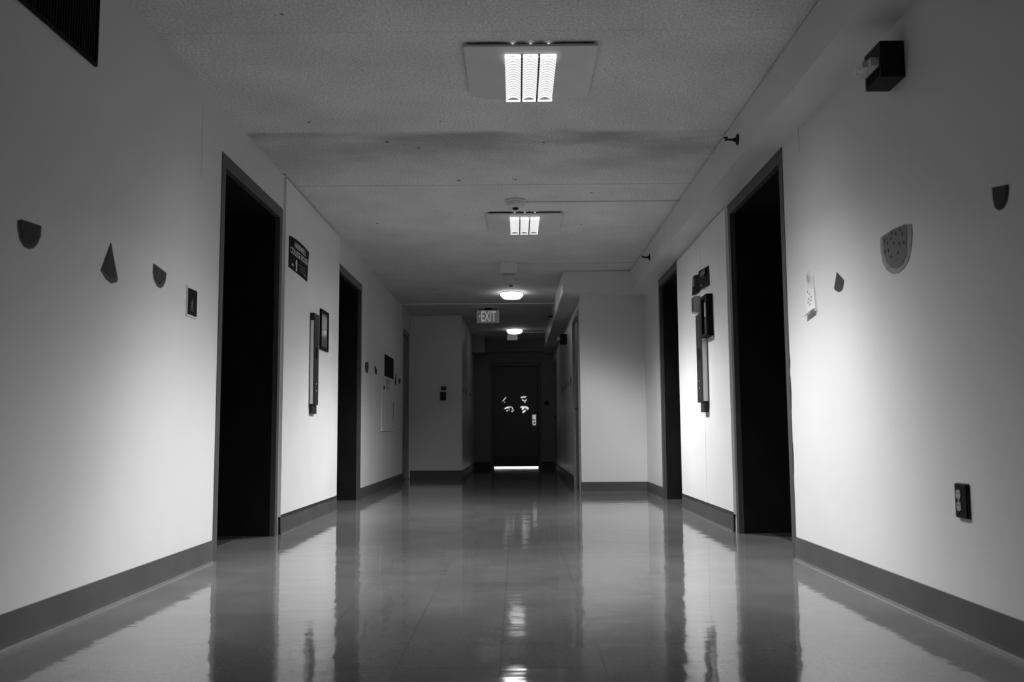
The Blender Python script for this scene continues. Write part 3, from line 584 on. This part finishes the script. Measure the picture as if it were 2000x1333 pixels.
# ------------------------------------------------------------------ ceiling things
def big_light(y0, y1, lab, watts, along):
    cx, hw = .077, .316
    r = empty('ceiling_light', (cx, (y0+y1)/2, ZC)); tag(r, lab, 'ceiling light', 'square ceiling lights with three louvred lamps')
    gap = .012; xo0, xo1 = -.046, .200; n = 8
    def drop(x, y):                         # pillow-pressed sheet: flat at the near rim, bowed further in
        t = min(1, (y-y0)/(.35*(y1-y0))); t = t*t*(3-2*t)
        return .012 + .028*(1-((x-cx)/hw)**2)*t
    def sheet(xa, xb, ya, yb, name, m='plate'):
        b = MB(); bm = b.bm; ny = 14; top = []; bot = []
        for j in range(ny+1):
            y = ya+(yb-ya)*j/ny
            bot.append([bm.verts.new((xa+(xb-xa)*k/n, y, ZC-gap-drop(xa+(xb-xa)*k/n, y))) for k in range(n+1)])
            top.append([bm.verts.new((xa+(xb-xa)*k/n, y, ZC-gap)) for k in range(n+1)])
        for j in range(ny):
            for k in range(n):
                bm.faces.new((bot[j][k], bot[j+1][k], bot[j+1][k+1], bot[j][k+1])); bm.faces.new((top[j][k], top[j][k+1], top[j+1][k+1], top[j+1][k]))
            for k in (0, n): bm.faces.new((bot[j][k], bot[j+1][k], top[j+1][k], top[j][k]))
        for j in (0, ny):
            for k in range(n): bm.faces.new((bot[j][k], bot[j][k+1], top[j][k+1], top[j][k]))
        return b.build(name, m, r, smooth=True)
    yo = y0+.075
    sheet(cx-hw, xo0, y0, y1, 'wing'); sheet(xo1, cx+hw, y0, y1, 'wing'); sheet(xo0, xo1, y0, yo, 'end_cap')
    MB().box(cx-hw+.02, cx+hw-.02, y0+.02, y1-.03, ZC-gap, ZC).build('mounting_pan', 'ink', r)
    w = (xo1-xo0)/3
    for i in range(3):
        xa, xb = xo0+w*i+(.0045 if i else 0), xo0+w*(i+1)-(.0045 if i < 2 else 0); ya, yb = yo, y1+.012
        zt = ZC-gap; zb = ZC-gap-.042
        # parabolic trough: bright at the tube line, curved cross-section
        b = MB(); m_ = 8; prof = [(xa+(xb-xa)*k/m_, zb+.008+.018*(1-(2*k/m_-1)**2)) for k in range(m_+1)]
        b.prism([(x, ya, z) for x, z in prof] + [(xb, ya, zt), (xa, ya, zt)], (0, yb-ya, 0)); lb = b.build('lamp_bay', 'tube', r, smooth=True)
        b = MB(); k = ya+.02
        while k < yb-.01:
            b.prism([(x, k, z-.0002) for x, z in prof] + [(x, k, z-.0045) for x, z in prof[::-1]], (0, .003, 0)); k += .032
        b.build('louver', 'blade', lb)
        MB().box(xa, xb, yb-.012, yb, zb+.001, zb+.007).build('bay_rim', 'tube_rim', lb); MB().box(xa, xb, ya, ya+.008, zb+.003, zb+.012).build('bay_rim', 'tube_rim', lb)
        if i: MB().box(xa-.0088, xa-.0002, ya-.002, yb-.012, zb-.003, zt).build('divider', 'divider', r)
        MB().box((xa+xb)/2-.006, (xa+xb)/2+.006, y0+.004, y0+.016, ZC-gap, ZC-gap+.004).build('light_leak', 'tube', r)
    ld = bpy.data.lights.new('lamp_beam', 'AREA'); ld.shape = 'RECTANGLE'; ld.size = .24; ld.size_y = y1-y0-.06
    ld.energy = watts
    # hand-shaped beam: louvre cut-off across tubes, near lamp narrowed lengthwise to darken near walls
    ld.use_nodes = True; nt = ld.node_tree; em = nt.nodes['Emission']
    tc = nt.nodes.new('ShaderNodeTexCoord'); sp = nt.nodes.new('ShaderNodeSeparateXYZ'); nt.links.new(tc.outputs['Normal'], sp.inputs[0])
    g = nt.nodes.new('ShaderNodeNewGeometry'); sp = nt.nodes.new('ShaderNodeSeparateXYZ'); nt.links.new(g.outputs['Incoming'], sp.inputs[0])
    dz = mathn(nt, 'MAXIMUM', mathn(nt, 'ABSOLUTE', sp.outputs['Z']), .001)
    tot = None
    for ax, cv in (('X', ACROSS), ('Y', along)):
        t = mathn(nt, 'DIVIDE', mathn(nt, 'ABSOLUTE', sp.outputs[ax]), dz)
        t = mathn(nt, 'MULTIPLY', t, .2, True)
        c = ramp(nt, t, [(a/5, v) for a, v in cv])
        tot = c if tot is None else mathn(nt, 'MULTIPLY', tot, c)
    nt.links.new(tot, em.inputs['Strength'])
    lo = bpy.data.objects.new('lamp_beam', ld); C.objects.link(lo); lo.parent = r
    lo.location = (0, .03, -gap-.048)
ACROSS = [(0, .52), (.35, .66), (.62, .96), (.8, .92), (1.0, .70), (1.23, .40), (1.5, .2), (2.0, .09), (3, .05), (5, .02)]
NARROW = [(0, 1), (.25, 1), (.6, .48), (.85, .25), (1.3, .08), (2.2, .025), (5, .003)]
BROAD = [(0, 1), (1, 1), (2, .8), (3, .3), (5, .015)]
big_light(4.165, 4.80, 'large curved ceiling light with three bright louvred lamps, nearest to the viewer', 141, NARROW)
big_light(7.50, 8.14, 'second curved ceiling light with three louvred lamps, behind the first smoke detector', 156, BROAD)
def smoke(x, y, lab):
    r = empty('smoke_detector', (x, y, ZC)); tag(r, lab, 'smoke detector', 'ceiling smoke detectors')
    MB().lathe((x, y, ZC), (0, 0, -1), [(.083, 0), (.083, .014), (.076, .018)], 40).build('base', 'plate', r, smooth=True)
    MB().lathe((x, y, ZC-.018), (0, 0, -1), [(.074, 0), (.070, .022), (.050, .042), (.032, .046)], 40).build('dome', 'plate', r, smooth=True)
    b = MB().lathe((x, y, ZC-.064), (0, 0, -1), [(.022, 0), (.022, .012), (.018, .013)], 24)
    b.build('sensor_vent', 'horn', r)
smoke(0.0, 7.12, 'round white smoke detector in front of the second ceiling light')
smoke(-.062, 10.95, 'dim round smoke detector between the ceiling box and first round lamp')
b = MB().box(.085, 1.295, 7.165, 7.180, ZC-.009, ZC); tag(b.build('cable_raceway', 'plate'), 'thin ceiling raceway from the near smoke detector to the soffit', 'cable cover')
b = MB().box(.020, 1.295, 9.84, 9.852, ZC-.009, ZC); tag(b.build('cable_raceway', 'plate'), 'thin ceiling raceway from the square ceiling box to the soffit', 'cable cover')
b = MB().box(-.168, .014, 9.76, 9.94, ZC-.115, ZC, bevel=.004); o = tag(b.build('ceiling_box', 'plate'), 'square white box on the ceiling behind the second light', 'junction box')
MB().box(-.14, -.014, 9.785, 9.915, ZC-.121, ZC-.114).build('lens', 'socket', o)
b = MB().box(XL, .53, 12.90, 12.915, ZC-.014, ZC); b.box(XL, XL+.014, 12.90, 12.915, ZC-.16, ZC-.014); b.box(XL, XL+.022, 12.885, 12.93, ZC-.22, ZC-.155, bevel=.003)
tag(b.build('cable_raceway', 'white'), 'white raceway crossing the ceiling in front of the exit sign', 'cable cover')
b = MB().tube((.03, 16.62, ZC-.012), (.53, 16.62, ZC-.012), .008); tag(b.build('cable_raceway', 'white'), 'thin ceiling conduit from the hanging white box to the soffit', 'cable cover')
def round_light(x, y, R0, lab, gm='globe'):
    r = empty('round_ceiling_lamp', (x, y, ZC)); tag(r, lab, 'ceiling lamp', 'round ceiling lamps in the narrow hallway')
    MB().lathe((x, y, ZC), (0, 0, -1), [(R0, 0), (R0, .012)], 40).build('base_ring', 'white', r)
    MB().lathe((x, y, ZC-.012), (0, 0, -1), [(R0-.004, 0), (R0, .012), (R0-.004, .030), (R0-.03, .058), (R0-.04, .066), (.05, .070)], 48).build('diffuser', gm, r, smooth=True)
    for sg in (-1, 1):
        MB().box(x+sg*(R0+.004)-.004, x+sg*(R0+.004)+.004, y-.008, y+.008, ZC-.040, ZC, bevel=.002).build('clip', 'bronze', r)
round_light(-.055, 11.93, .148, 'bright round ceiling lamp in front of the exit sign')
round_light(-.03, 16.20, .142, 'bright round ceiling lamp farthest down the hallway', 'globe_far')
# exit sign
r = empty('exit_sign', (-.41, 13.4, ZC)); tag(r, 'ceiling-hung EXIT sign with pale glowing letters', 'exit sign')
MB().box(-.46, -.36, 13.37, 13.43, ZC-.022, ZC).build('canopy', 'horn', r)
MB().box(-.55, -.27, 13.385, 13.415, ZC-.034, ZC-.020).build('top_rail', 'ink', r)
MB().box(-.580, -.248, 13.378, 13.422, ZC-.222, ZC-.034, bevel=.004).build('housing', 'exitface', r)
text_mesh('EXIT', 'lettering', 'exitletter', r, (-.512, 13.3775, ZC-.200), (1,0,0), (0,0,1), .215, .150, bold=.02)
b = MB().prism([(-.552, 13.3775, ZC-.125), (-.527, 13.3775, ZC-.105), (-.527, 13.3775, ZC-.145)], (0, -.001, 0)); b.build('arrow', 'exitletter', r)
# hanging box
r = empty('hanging_sign_box', (-.075, 16.70, ZC)); tag(r, 'small white box hanging under the farthest round ceiling lamp', 'sign box')
MB().box(-.090, -.060, 16.69, 16.71, ZC-.025, ZC).build('stem', 'white', r)
MB().box(-.170, .022, 16.68, 16.72, ZC-.145, ZC-.022, bevel=.003).build('housing', 'white', r)
# ------------------------------------------------------------------ world, camera
w = bpy.data.worlds.new('world'); bpy.context.scene.world = w; w.use_nodes = True
w.node_tree.nodes['Background'].inputs[0].default_value = (0, 0, 0, 1); w.node_tree.nodes['Background'].inputs[1].default_value = 0
cam = bpy.data.cameras.new('camera'); co = bpy.data.objects.new('camera', cam); C.objects.link(co)
cam.sensor_width = 36; cam.lens = 32.4; cam.clip_start = .02
p = math.atan(180/1800)
co.matrix_world = Matrix.Translation((0, 0, .68)) @ Matrix.Rotation(8.65/1800, 4, 'Z') @ Matrix.Rotation(PI/2+p, 4, 'X') @ Matrix.Rotation(-.0065, 4, 'Z')
cam.dof.use_dof = True; cam.dof.focus_distance = 7.5; cam.dof.aperture_fstop = 4.0
sc = bpy.context.scene; sc.camera = co
sc.view_settings.view_transform = 'Standard'; sc.view_settings.look = 'None'; sc.view_settings.gamma = 1; sc.view_settings.exposure = 0
sc.view_settings.use_curve_mapping = False
for o in bpy.data.objects:
    if '_o' in o: del o['_o']
